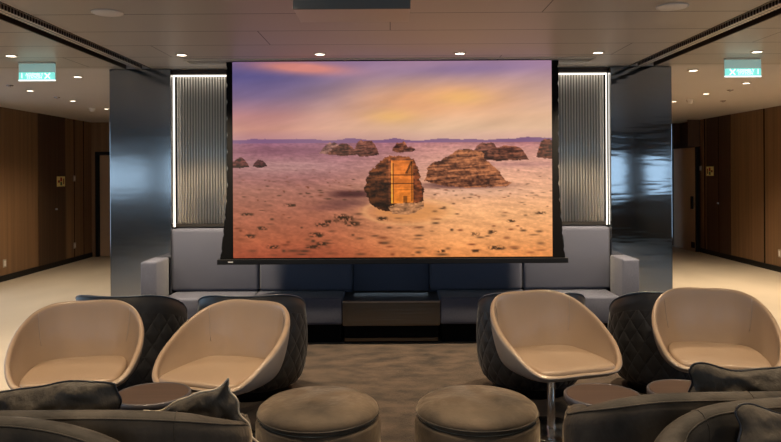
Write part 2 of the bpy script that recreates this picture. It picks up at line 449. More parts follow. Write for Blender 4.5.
# partition tracks in the ceiling
for s, nm in ((-1, 'left'), (1, 'right')):
    t = thing('partition_track', 'dark recessed ceiling track with perforated strip running to the %s pillar' % nm, 'ceiling track', (s*2.47, 1.4, H+.2), 0, 'ceiling tracks')
    w = (TO-TI)/2
    y0, y1 = YF-1.4, CE-1.4
    obj('centre_strip', box(-.036, .036, y0, y1, -.20, -.17), 'perf', t)
    bm = box(-w-.002, -w+.01, y0, y1, -.205, -.0, bm=None); box(w-.01, w+.002, y0, y1, -.205, -.0, bm=bm)
    obj('edge_profile', bm, 'recess', t)
    obj('hanger', box(-.012, .012, y0, y1, -.17, 0), 'recess', t)

# carpet
cp = tag(obj('carpet', box(-2.75, 2.75, -2.5, 7.0, .0, .012), 'carpet'), 'mottled brown carpet under the lounge chairs', 'carpet')

# ------------------------------------------------------------------ banquette, built as two sofas with a console between
BY0, BY1 = 6.5, 7.22
def bench(side):
    s = side; nm = 'left' if s < 0 else 'right'; cx = .02 if s > 0 else 0
    t = thing('banquette_sofa', 'grey blue fabric banquette with a square arm, %s of the bronze console' % nm, 'sofa', (s*1.3, 6.86, 0), 0, 'banquettes under the screen')
    off = (-s*1.3, -6.86, 0)
    def bx(a, b, y0, y1, z0, z1, bev=0, seg=3):
        xa, xb = sorted((s*a, s*b)); return box(xa, xb, y0, y1, z0, z1, bev, seg)
    xi = .455; xa = 2.17
    obj('plinth', bx(xi+.02, xa+.12, 6.62, 7.05, .012, .20), 'black', t, off=off)
    obj('seat', bx(xi, 1.31, BY0, 6.98, .20, .45, .022), 'blue_fabric', t, True, off=off)
    obj('seat', bx(1.312, xa-.035, BY0, 6.98, .20, .45, .022), 'blue_fabric', t, True, off=off)
    for a, b in ((.385, 1.295), (1.305, 2.165)):
        o = obj('back_cushion', bx(a, b, 6.885, 7.03, .452, 1.07, .035, 4), 'blue_fabric', t, True, off=off)
    obj('backrest', bx(.385, 2.16, 7.032, 7.055, .2, 1.04, .005), 'blue_fabric', t, off=off)
    obj('arm', bx(xa+.001-(.03 if s > 0 else 0), xa+.15-(.02 if s > 0 else 0), 6.47, 6.855, .05, .80, .02), 'blue_fabric', t, True, off=off)
bench(-1); bench(1)
t = thing('console_cabinet', 'low dark bronze console cabinet between the two banquettes', 'cabinet', (0, 6.86, 0)); off = (0, -6.86, 0)
obj('cabinet_body', box(-.452, .452, 6.5, 7.0, .19, .405, .004), 'bronze', t, off=off)
obj('plinth', box(-.44, .44, 6.6, 6.98, .012, .189), 'black', t, off=off)
obj('base_strip', box(-.44, .44, 6.575, 6.6, .03, .06), 'bronze', t, off=off)
obj('cabinet_top', box(-.453, .453, 6.49, 7.0, .405, .422, .003), 'bronze_top', t, off=off)
bm = bmesh.new()
for k in range(44): x = -.36+k*.0165; box(x, x+.009, 6.86, 6.9, .423, .435, bm=bm)
obj('vent_grille', bm, 'chrome', t, off=off)
tag(obj('back_panel', box(-.38, .38, 7.0, 7.075, .43, 1.06, .01), 'blue_fabric'), 'blue upholstered wall panel above the bronze console', 'wall panel')

# ------------------------------------------------------------------ projection screen with its desert picture
SY = 6.44; s_ = 700/SY
def PXW(px): return (px-390.5)/s_
SX0, SX1 = PXW(233), PXW(552)
SZ1, SZ0 = H-.012, .835
def picture(nx, ny):
    rng = np.random.RandomState(5)
    u = np.linspace(0, 1, nx)[None, :]; v = np.linspace(0, 1, ny)[:, None]
    X = 233+u*319+0*v; Y = 60+v*198+0*u
    def vn(x, y, seed):
        r = np.random.RandomState(seed); T = r.rand(256, 256)
        xi = np.floor(x).astype(int); yi = np.floor(y).astype(int); fx = x-xi; fy = y-yi
        fx = fx*fx*(3-2*fx); fy = fy*fy*(3-2*fy)
        a = T[yi % 256, xi % 256]; b = T[yi % 256, (xi+1) % 256]; c = T[(yi+1) % 256, xi % 256]; d = T[(yi+1) % 256, (xi+1) % 256]
        return (a*(1-fx)+b*fx)*(1-fy)+(c*(1-fx)+d*fx)*fy
    def fbm(x, y, seed, o=5):
        s = 0; a = .5; n = 0
        for k in range(o): s = s+a*vn(x*2**k, y*2**k, seed+k); n += a; a *= .5
        return s/n
    def mix(A, B, f): return A*(1-f[..., None])+np.array(B, float)*f[..., None] if not hasattr(B, 'shape') or np.ndim(B) == 1 else A*(1-f[..., None])+B*f[..., None]
    def sm(a, b, x): t = np.clip((x-a)/(b-a), 0, 1); return t*t*(3-2*t)
    def ramp(x, ps, cs):
        cs = np.array(cs, float); return np.stack([np.interp(x, ps, cs[:, i]) for i in range(3)], -1)
    # sky
    L = ramp(Y, [60, 75, 95, 115, 128, 140], [(112, 96, 138), (96, 88, 134), (124, 104, 134), (178, 128, 126), (196, 142, 128), (176, 128, 134)])
    Rr = ramp(Y, [60, 75, 95, 115, 128, 140], [(158, 124, 146), (172, 140, 148), (196, 160, 146), (212, 172, 142), (214, 176, 146), (200, 158, 146)])
    img = mix(L, Rr, sm(250, 440, X))
    n1 = fbm(X/70+3+Y/60, Y/16, 11)
    streak = np.exp(-((Y-(66+(X-300)*.07))/6.0)**2)*np.exp(-((X-302)/45)**2)
    img = mix(img, (222, 138, 120), np.clip(streak*1.1, 0, .85))
    warm = np.exp(-(((X-430)+(Y-95)*-1.2)/85)**2)*np.exp(-((Y-(100-(X-430)*.10))/20)**2)
    img = mix(img, (228, 164, 118), np.clip(warm*(.35+n1), 0, .8))
    glow = np.exp(-((X-462)/30)**2-((Y-97)/8)**2)+np.exp(-((X-392)/26)**2-((Y-116)/7)**2)
    img = mix(img, (240, 188, 104), np.clip(glow*.5, 0, .6))
    bl = np.exp(-((X-470)/80)**2-((Y-(68+(X-470)*-.03))/7)**2)
    img = mix(img, (128, 108, 150), np.clip(bl*.6, 0, .7))
    n2 = fbm(X/45+Y/30, Y/14+X/120, 31)
    img = img*(1+(n2-.5)*.18)[..., None]
    sky = img.copy()
    # ground
    d = (Y-140)/118
    gl = ramp(Y, [140, 148, 165, 190, 215, 240, 258], [(140, 94, 116), (150, 100, 112), (146, 98, 104), (160, 106, 92), (162, 98, 76), (164, 90, 62), (152, 74, 50)])
    gr = ramp(Y, [140, 148, 165, 190, 215, 240, 258], [(160, 104, 112), (196, 138, 128), (212, 156, 134), (224, 166, 128), (232, 168, 116), (230, 156, 98), (226, 142, 80)])
    g = mix(gl, gr, sm(300, 470, X))
    pn = .55*fbm(X/(4+12*d)+9, Y/(1.3+4.5*d), 47)+.45*fbm(X/3.2, Y/1.5, 48, 3)
    g = g*(1+(pn-.5)*.5)[..., None]
    ripple = fbm(X/18, Y/2.2, 61); g = g*(1+(ripple-.5)*.22*(1-d))[..., None]
    # pale washes
    wash = np.exp(-((X-285)/60)**2-((Y-166)/8)**2)+.8*np.exp(-((X-470)/60)**2-((Y-192)/6)**2)
    g = mix(g, (206, 166, 152), np.clip(wash*.5*(.4+pn), 0, .6))
    sh = np.exp(-((X-300)/80)**2-((Y-150)/3.5)**2)+np.exp(-((X-520)/50)**2-((Y-165)/3)**2)*.6
    g = mix(g, (112, 72, 88), np.clip(sh*.5, 0, .6))
    hill = 141.5-5*fbm(X/22, X*0+1, 71)
    img = np.where((Y > hill)[..., None], np.array((126, 92, 122.)), sky)
    img = np.where((Y > 142.0+0.8*fbm(X/8, X*0+4, 5))[..., None], g, img)
    def inpoly(P, jit=2.2):
        ins = np.zeros(X.shape, bool); n = len(P); Xj = X+(fbm(X/3, Y/3, 200, 3)-.5)*jit; Yj = Y+(fbm(X/3+9, Y/3, 210, 3)-.5)*jit
        for i in range(n):
            (xa, ya), (xb, yb) = P[i], P[(i+1) % n]
            if ya == yb: continue
            c = ((ya > Yj) != (yb > Yj)) & (Xj < (xb-xa)*(Yj-ya)/(yb-ya)+xa); ins ^= c
        return ins
    def rocktex(seed, sx_=14, sy_=1.5):
        a = fbm(X/sx_+Y/30, (Y+X*.06)/sy_, seed, 4); b = fbm(X/2.2, Y/2.0, seed+5, 3)
        return np.clip((a*.65+b*.35-.5)*2.6+.5, 0, 1)
    def rock(P, seed, cd=(58, 30, 24), cl=(196, 122, 80)):
        nonlocal img
        tn = rocktex(seed)[..., None]; img = np.where(inpoly(P)[..., None], np.array(cd, float)*(1-tn)+np.array(cl, float)*tn, img)
    def blob(cx, cy, rx, top, bot, c1, c2, seed, jag=.25, strata=5.0, flat=.5):
        nonlocal img
        e = fbm((X-cx)/rx*2.2+50, Y*0+seed, seed, 4)-.5
        topy = top+(bot-top)*np.abs(np.clip((X-cx)/rx, -1.2, 1.2))**(1/flat)+e*(bot-top)*jag*2
        boty = bot+(fbm(X/5, Y*0+3, seed+9, 3)-.5)*2.5-((X-cx)/rx)**2*1.5
        m = (Y > topy) & (Y < boty) & (np.abs(X-cx) < rx)
        tn = fbm(X/9+3, Y/1.8, seed+20, 4)*.6+fbm(X/2.5, Y/2.5, seed+30, 3)*.4
        s = np.clip((Y-topy)/(boty-topy+1e-3), 0, 1)
        tn = rocktex(seed, 9, 1.4); c = np.array(c1, float)*.6*(1-tn[..., None])+np.array(c2, float)*tn[..., None]
        c = c*(1.15-.35*s)[..., None]
        img = np.where(m[..., None], c, img)
    def shadow(cx, cy, rx, ry, k, col=(70, 40, 45)):
        nonlocal img
        f = np.exp(-(np.abs((X-cx)/rx)**3)-(np.abs((Y-cy)/ry)**3))
        img = mix(img, col, np.clip(f*k, 0, 1))
    D1, D2 = (84, 46, 44), (150, 92, 76)
    blob(332, 150, 14, 143, 154, (120, 76, 76), (196, 140, 124), 101)
    blob(344, 150, 17, 144, 155, D1, D2, 102)
    blob(366, 150, 13, 139, 155.5, D1, D2, 103, flat=.35)
    blob(401, 148, 9, 142, 152, D1, (166, 98, 70), 104, flat=.4)
    blob(410, 150, 7, 147, 152, D1, D2, 105)
    blob(486, 148, 16, 143, 157, D1, D2, 106)
    blob(505, 152, 26, 145.5, 161, D1, (160, 96, 72), 107, flat=.4)
    blob(548, 150, 12, 138, 159, D1, (150, 84, 64), 108, flat=.35)
    blob(260, 163, 8, 158, 167, (50, 26, 34), (110, 62, 62), 109); blob(240, 163, 10, 157, 167, (60, 30, 36), (120, 66, 62), 110)
    shadow(462, 186, 46, 3.2, .75)
    rock([(424, 181), (427, 176), (427, 168), (432, 163), (440, 161), (446, 157), (453, 153.5), (456, 150.5), (466, 149), (474, 150.5), (481, 151), (484, 154), (484, 160), (490, 163), (494, 168), (500, 173), (504, 180), (512, 184), (506, 187), (485, 187.5), (466, 188), (448, 186.5), (434, 184)], 400)
    shadow(352, 194, 22, 4, .85, (60, 30, 34)); shadow(346, 203, 24, 4, .5); shadow(330, 208, 22, 3, .35)
    # sunlit sand ring and the carved monolith
    f = np.exp(-(((X-408)/40)**2+((Y-212)/11)**2)**2); img = mix(img, (206, 134, 72), np.clip(f*.75, 0, .7)*(.6+.6*pn))
    f = np.exp(-((np.sqrt(((X-408)/44)**2+((Y-212)/13)**2)-1)/.09)**2); img = mix(img, (236, 178, 118), np.clip(f*.35, 0, .5))
    poly_ = [(364, 188), (366, 178), (371, 168), (378, 160), (388, 156), (400, 155.5), (410, 158), (416, 163), (419, 172), (421, 183), (423, 196), (420, 205), (412, 211), (398, 214), (386, 211), (375, 205), (367, 197)]
    poly = [(366, 196), (364, 189), (367, 180), (369, 172), (374, 167), (379, 163), (384, 158), (391, 156), (402, 156), (410, 158), (415, 161), (419, 168), (420, 180), (424, 190), (423, 199), (420, 206), (412, 211), (398, 214), (386, 212), (377, 208), (370, 203)]
    m = inpoly(poly, 4.5); tn = rocktex(220, 9, 2.2)
    c = np.array((40, 22, 18.))*(1-tn[..., None])+np.array((138, 78, 46.))*tn[..., None]
    c = c*np.clip(1.25-(Y-156)/75, .6, 1.2)[..., None]; img = np.where(m[..., None], c, img)
    m = inpoly([(388, 207), (398, 203.5), (424, 203), (424, 208), (410, 215), (392, 214.5)]); img = np.where(m[..., None], np.array((176, 122, 84.))*(.6+.6*tn)[..., None], img)
    fac = (X > 391) & (X < 413) & (Y > 160) & (Y < 204-(X-390)*.05)
    fc = ramp(Y, [160, 180, 204], [(206, 112, 50), (222, 120, 48), (236, 132, 44)])*(.84+.26*tn)[..., None]
    img = np.where(fac[..., None], fc, img)
    def dark(x0, x1, y0, y1, k):
        nonlocal img
        q = (X > x0) & (X < x1) & (Y > y0) & (Y < y1); img = np.where(q[..., None], img*k, img)
    dark(388.5, 392.5, 159, 207, 1.35); dark(392.8, 394, 163, 203, .6); dark(411, 412.6, 161, 202, .6)
    dark(390, 414, 174.6, 176, .55); dark(390, 414, 183.2, 184.6, .55); dark(392, 413, 189.5, 190.5, .7)
    dark(403, 407, 196, 203, .62)
    q = fac & (Y < 174) & (Y > 161) & (np.abs((X-406)-(174-Y)*.45) < 1.2); img = np.where(q[..., None], img*.45, img)
    q = fac & (Y < 174) & (Y > 161) & (X-407 > (174-Y)*.45); img = np.where(q[..., None], img*.8, img)
    m = inpoly([(413.5, 158), (417, 165), (420, 180), (423, 197), (419, 203), (413.5, 203)]); img = np.where(m[..., None], np.array((118, 60, 34.))*(.5+.9*tn)[..., None], img)
    # scrub and stones
    for k in range(520):
        y = 168+88*rng.rand()**.8; x = 234+317*rng.rand()
        if 360 < x < 428 and 150 < y < 213: continue
        if 420 < x < 512 and y < 188: continue
        sc = .35+(y-165)/70; w = (1.0+rng.rand()*2.6)*sc; h = (.4+rng.rand()*.6)*sc
        if y > 200 and rng.rand() < .75: continue
        a = np.exp(-(np.abs((X-x)/w)**2.4)-(np.abs((Y-y)/h)**2.4)); k2 = .3+.55*rng.rand()
        img = mix(img, (58, 42, 30) if rng.rand() < .6 else (96, 48, 30), np.clip(a*k2*(.5+pn), 0, .9))
    for (x, y, w, h) in ((322, 225, 7, 2), (330, 222, 6, 2), (345, 219, 9, 3), (352, 224, 8, 2.4), (340, 216, 6, 2), (382, 219, 5, 2), (316, 235, 7, 2.4), (322, 244, 6, 2), (312, 247, 7, 1.8),
                         (475, 235, 4, 1.8), (492, 233, 4, 1.8), (496, 249, 8, 2), (475, 252, 4, 1.4), (441, 252, 4, 1.4), (511, 222, 4, 1.4), (540, 214, 5, 1.4), (250, 236, 5, 2), (262, 228, 5, 1.8), (273, 247, 6, 1.8), (247, 214, 6, 1.5), (290, 205, 7, 1.6)):
        a = np.exp(-(((X-x)/w)**4)-(((Y-y)/h)**4))*sm(.35, .55, fbm(X/2.2, Y/1.6, 300, 3))
        img = mix(img, (50, 34, 22), np.clip(a*.9, 0, .9))
    img = 128+(img-128)*1.06
    img = np.clip(img, 0, 255)/255
    return np.where(img <= .04045, img/12.92, ((img+.055)/1.055)**2.4)

def make_picture(parent, off):
    nx, ny = 480, 298
    im = picture(nx, ny)
    xs = np.linspace(SX0, SX1, nx)+off[0]; zs = np.linspace(SZ1, SZ0, ny)+off[2]
    V = np.zeros((ny, nx, 3)); V[..., 0] = xs[None, :]; V[..., 1] = SY-.004+off[1]; V[..., 2] = zs[:, None]
    idx = np.arange(nx*ny).reshape(ny, nx)
    F = np.stack([idx[:-1, :-1], idx[1:, :-1], idx[1:, 1:], idx[:-1, 1:]], -1).reshape(-1, 4)
    me = bpy.data.meshes.new('projected_picture')
    me.vertices.add(nx*ny); me.vertices.foreach_set('co', V.ravel())
    me.loops.add(F.size); me.loops.foreach_set('vertex_index', F.ravel())
    me.polygons.add(len(F)); me.polygons.foreach_set('loop_start', np.arange(0, F.size, 4)); me.polygons.foreach_set('loop_total', np.full(len(F), 4))
    me.update(); me.validate()
    ca = me.color_attributes.new('picture', 'FLOAT_COLOR', 'POINT')
    ca.data.foreach_set('color', np.concatenate([im, np.ones((ny, nx, 1))], -1).ravel())
    m = bpy.data.materials.new('projected_desert_picture'); m.use_nodes = True; t = m.node_tree
    b = t.nodes['Principled BSDF']; at = t.nodes.new('ShaderNodeAttribute'); at.attribute_name = 'picture'
    b.inputs['Base Color'].default_value = (.01, .01, .01, 1); b.inputs['Roughness'].default_value = .8; b.inputs['Specular IOR Level'].default_value = .1
    t.links.new(at.outputs['Color'], b.inputs['Emission Color']); b.inputs['Emission Strength'].default_value = 1.0
    me.materials.append(m)
    o = bpy.data.objects.new('projected_picture', me); link(o, parent); return o
t = thing('projection_screen', 'large lowered projection screen showing a desert with a carved rock at sunset', 'projection screen', (0, SY, SZ0))
off = (0, -SY, -SZ0)
make_picture(t, off)
for sgn, xa, xo_t, xo_b in ((-1, SX0, PXW(227), PXW(219.5)), (1, SX1, PXW(559), PXW(565))):
    # black side border that flares out to the bottom bar, edge notched by the tension tabs
    bm = bmesh.new(); N = 60
    L = []
    for k in range(N+1):
        f = k/N; z = SZ1+(SZ0-.03-SZ1)*f
        xo = xo_t+(xo_b-xo_t)*max(0, (f-.62)/.38)**1.3
        if k % 5 == 2: xo -= sgn*.009
        L.append((xa, xo, z))
    A = [[bm.verts.new((a, y, z)) for (a, o, z) in L] for y in (SY-.005, SY+.008)]
    B = [[bm.verts.new((o, y, z)) for (a, o, z) in L] for y in (SY-.005, SY+.008)]
    for k in range(N):
        bm.faces.new((A[0][k], A[0][k+1], B[0][k+1], B[0][k])); bm.faces.new((A[1][k], B[1][k], B[1][k+1], A[1][k+1]))
        bm.faces.new((B[0][k], B[0][k+1], B[1][k+1], B[1][k]))
    obj('side_border', bm, 'black', t, off=off)
obj('screen_backing', box(SX0, SX1, SY, SY+.006, SZ0-.02, SZ1+.005), 'black', t, off=off)
obj('bottom_bar', box(PXW(217), PXW(567.5), SY-.02, SY+.03, .775, .822, .004), 'black_metal', t, off=off)
obj('bar_label', box(PXW(228), PXW(233), SY-.022, SY-.0205, .795, .805), 'white', t, off=off)
obj('bottom_margin', box(SX0, SX1, SY-.006, SY, .82, SZ0), 'black', t, off=off)
bm = box(-1.87, 1.87, SY-.10, SY-.085, H-.012, H+.0); box(-1.87, 1.87, SY+.085, SY+.10, H-.012, H, bm=bm)
box(-1.87, -1.855, SY-.085, SY+.085, H-.012, H, bm=bm); box(1.855, 1.87, SY-.085, SY+.085, H-.012, H, bm=bm)
tag(obj('screen_slot_frame', bm, 'cream_trim'), 'thin cream frame around the ceiling slot above the projection screen', 'ceiling frame')

# ------------------------------------------------------------------ lights in the ceiling
def make_downlight(label):
    t = thing('downlight', label, 'ceiling light', (0, 0, H), 0, 'recessed downlights')
    obj('trim_ring', lathe([(.043, -.001), (.056, -.001), (.056, -.006), (.043, -.008), (.043, -.001)], 32), 'cream_trim', t, True)
    obj('lens', lathe([(0, -.003), (.042, -.003)], 32), 'lamp', t)
    return t
dl0 = make_downlight('x')
first = [True]
def downlight(x, y, label, power=1.0, ang=95):
    if first[0]: t = dl0; first[0] = False
    else: t = copy_tree(dl0)
    t.location = (x, y, H); t['label'] = label
    if power:
        l = bpy.data.lights.new('downlight_lamp', 'SPOT'); l.energy = SPOT_W*power; l.color = WARM; l.spot_size = R(ang); l.spot_blend = .7
        l.shadow_soft_size = .045
        o = bpy.data.objects.new('downlight_lamp', l); link(o); o.location = (x, y, H-.02)
names = ['outermost left, beside the hanging sign', 'above the left pillar side of the screen', 'above the left half of the screen',
         'above the right half of the screen', 'above the right edge of the screen', 'outermost right, beside the hanging sign']
for i, x in enumerate((-3.30, -1.815, -.61, .61, 1.815, 3.2)):
    downlight(x, 6.1, 'round downlight in the row before the screen, '+names[i], 3.0 if abs(abs(x)-1.815) < .1 else 1.2)
for x, y, lb in ((-3.31, 7.42, 'nearest in the left corridor'), (-4.42, 8.6, 'second from near in the left corridor'), (-4.44, 9.8, 'third from near in the left corridor'), (-4.46, 11.0, 'farthest in the left corridor'),
              (3.12, 7.2, 'nearest in the right corridor'), (4.2, 8.25, 'second from near in the right corridor'), (4.22, 9.35, 'third from near in the right corridor'), (4.2, 10.35, 'farthest in the right corridor')):
    downlight(x, y, 'small round ceiling downlight, '+lb, .6 if x < 0 else .95, 125)
for x, y, lb in ((5.45, 9.3, 'close to the right corridor wall'), (5.3, 7.2, 'added out of view near the right corridor windows'), (-5.2, 8.2, 'added out of view near the left corridor windows')):  # the two by the windows are unseen lamps added to brighten the corridors
    downlight(x, y, 'round ceiling downlight '+lb, 1.9 if x > 5.4 else .7, 130)
for y in (3.45, 1.2, -1.2):
    for i, x in enumerate((-3.3, -1.815, -.61, .61, 1.815, 3.2)):
        downlight(x, y, 'small round downlight in the ceiling behind the camera', 1.0 if y > 3 else .8)

def make_speaker(x, y, label):
    t = thing('ceiling_speaker', label, 'speaker', (x, y, H), 0, 'ceiling speakers')
    obj('grille', lathe([(0, -.012), (.085, -.010), (.09, -.006)], 40), 'speaker', t, True)
    obj('rim', lathe([(.088, -.001), (.098, -.001), (.098, -.008), (.088, -.008), (.088, -.001)], 40), 'white', t, True)
make_speaker(-1.815, 4.5, 'flat round ceiling speaker on the left side'); make_speaker(1.785, 4.42, 'flat round ceiling speaker on the right side')
def smoke(x, y, label, grp='smoke detectors'):
    t = thing('smoke_detector', label, 'smoke detector', (x, y, H), 0, grp)
    obj('base', lathe([(0, 0), (.055, 0), (.055, -.02), (0, -.02)], 24), 'white', t, True)
    obj('sensor_head', lathe([(.04, -.02), (.04, -.045), (.025, -.06), (0, -.062)], 24), 'white', t, True)
smoke(-4.62, 10.85, 'white smoke detector on the left corridor ceiling'); smoke(4.33, 10.1, 'white smoke detector on the right corridor ceiling')
for x, y, lb in ((-4.4, 8.1, 'in the left corridor, nearest'), (-4.45, 9.35, 'in the left corridor, middle'), (4.35, 8.95, 'in the right corridor, nearest'), (4.9, 10.3, 'in the right corridor, farther')):
    tag(obj('sprinkler', lathe([(0, 0), (.04, 0), (.038, -.006), (.015, -.008), (.015, -.02), (.0, -.022)], 20), 'chrome', loc=(x, y, H)), 'small round sprinkler head on the ceiling '+lb, 'sprinkler', 'sprinklers')

# projector tray let down from the ceiling
t = thing('projector_lift', 'grey projector tray lowered on thin rods from the ceiling', 'projector lift', (-.19, 3.755, 2.45)); off = (.19, -3.755, -2.45)
obj('tray_edge', box(-.497, .108, 3.598, 3.61, 2.45, 2.498, .002), 'tray_side', t, off=off)
obj('tray', box(-.496, .107, 3.61, 3.915, 2.451, 2.47), 'tray', t, off=off)
for x in (-.475, -.44, .05, .09):
    for y in (3.63, 3.9): obj('hanger_rod', lathe([(0, 2.47), (.005, 2.47), (.005, H+.18), (0, H+.18)], 8, c=(x, y)), 'steel', t, off=off)
obj('projector_body', box(-.39, .0, 3.64, 3.90, 2.50, 2.62, .015), 'tray_side', t, off=off)
obj('projector_lens', tube([(-.2, 3.88, 2.56), (-.2, 3.93, 2.56)], .035, 20), 'chrome', t, off=off)
obj('foot', box(-.3, -.1, 3.66, 3.88, 2.47, 2.50), 'black', t, off=off)

# hanging signs
def text_mesh(name, s, size, m, parent, loc, rot=(R(90), 0, 0)):
    c = bpy.data.curves.new(name, 'FONT'); c.body = s; c.size = size; c.align_x = 'CENTER'; c.align_y = 'CENTER'; c.extrude = .0008
    tmp = bpy.data.objects.new(name, c); COL.objects.link(tmp)
    me = bpy.data.meshes.new_from_object(tmp.evaluated_get(bpy.context.evaluated_depsgraph_get()))
    COL.objects.unlink(tmp); bpy.data.objects.remove(tmp); bpy.data.curves.remove(c)
    me.materials.clear(); me.materials.append(M[m]); me.name = name
    o = bpy.data.objects.new(name, me); link(o, parent); o.location = loc; o.rotation_euler = rot; return o
def hang_sign(x, label, mirror):
    t = thing('hanging_sign', label, 'sign', (x, 6.45, H-.17), 0, 'hanging green signs')
    obj('acrylic_panel', box(-.17, .17, -.004, .004, .0, .155, .003), 'acrylic', t)
    obj('lit_plate', box(-.165, .165, -.012, -.005, .006, .072, .004), 'exit_green', t)
    obj('lit_edge', box(-.17, .17, -.010, .004, -.006, .006, .003), 'exit_white', t)
    obj('ceiling_mount', box(-.165, .165, -.02, .02, .155, .169), 'cream_trim', t)
    s = -1 if mirror else 1
    text_mesh('sign_text', 'ASSEMBLY', .036, 'exit_white', t, (-.02*s, -.0135, .052))
    text_mesh('sign_text', 'STATION', .033, 'exit_white', t, (-.02*s, -.0135, .025))
    text_mesh('sign_number', '1', .068, 'exit_white', t, (-.135*s, -.0135, .04))
    for q in (1, -1):
        bm = tube([(-.024*q, 0, -.024), (.024*q, 0, .024)], .005, 6)
        obj('crossed_arrow', bm, 'exit_white', t, loc=(.10*s, -.014, .04))
hang_sign(-3.25, 'lit green assembly station sign hanging from the ceiling on the left', False)
hang_sign(3.25, 'lit green assembly station sign hanging from the ceiling on the right', True)
def wall_sign(x, y, z, s, label):
    t = thing('safety_sign', label, 'sign', (x, y, z), 0, 'yellow wall signs')
    a, b = (0, .006) if s > 0 else (-.006, 0)
    e = .002
    def part(nm, y0, y1, z0, z1, m):
        if s > 0: obj(nm, box(b, b+e, y0, y1, z0, z1), m, t)
        else: obj(nm, box(a-e, a, y0, y1, z0, z1), m, t)
    obj('sign_plate', box(a, b, -.15, .15, -.09, .09), 'sign_yellow', t)
    part('red_mark', -.03, .03, .0, .07, 'sign_red'); part('green_mark', -.03, .03, -.07, -.01, 'sign_green')
    part('red_mark', -.12, -.08, -.02, .02, 'sign_red'); part('green_mark', -.08, -.05, -.02, .02, 'sign_green'); part('text_block', .07, .115, -.05, .05, 'sign_brown')
wall_sign(XL+.012, 12.5, 1.50, 1, 'small pale yellow safety sign on the left wall')
wall_sign(XR-.014, 13.55, 1.62, -1, 'small pale yellow safety sign on the right wall')
def plate(x, y, z, h, label):
    t = thing('socket_plate', label, 'socket', (x, y, z), 0, 'wall plates')
    obj('cover', box(-.006, .006, -.04, .04, -h/2, h/2, .002), 'socket', t)
    obj('insert', box(-.008, .008, -.022, .022, -h/3, h/3, .001), 'white', t)
plate(XL+.006, 10.68, .27, .12, 'pale socket plate low on the left wall near the frame edge')
plate(XL+.006, 13.05, 1.55, .11, 'pale switch plate high on the left wall beside the sign')
plate(XL+.006, 13.05, .3, .11, 'pale socket plate low on the left wall beside the dark door')
plate(XR-.006, 11.15, .3, .12, 'pale socket plate low on the right wall')
plate(XR-.022, 13.95, 1.68, .10, 'pale switch plate high on the right wall beside the open door')

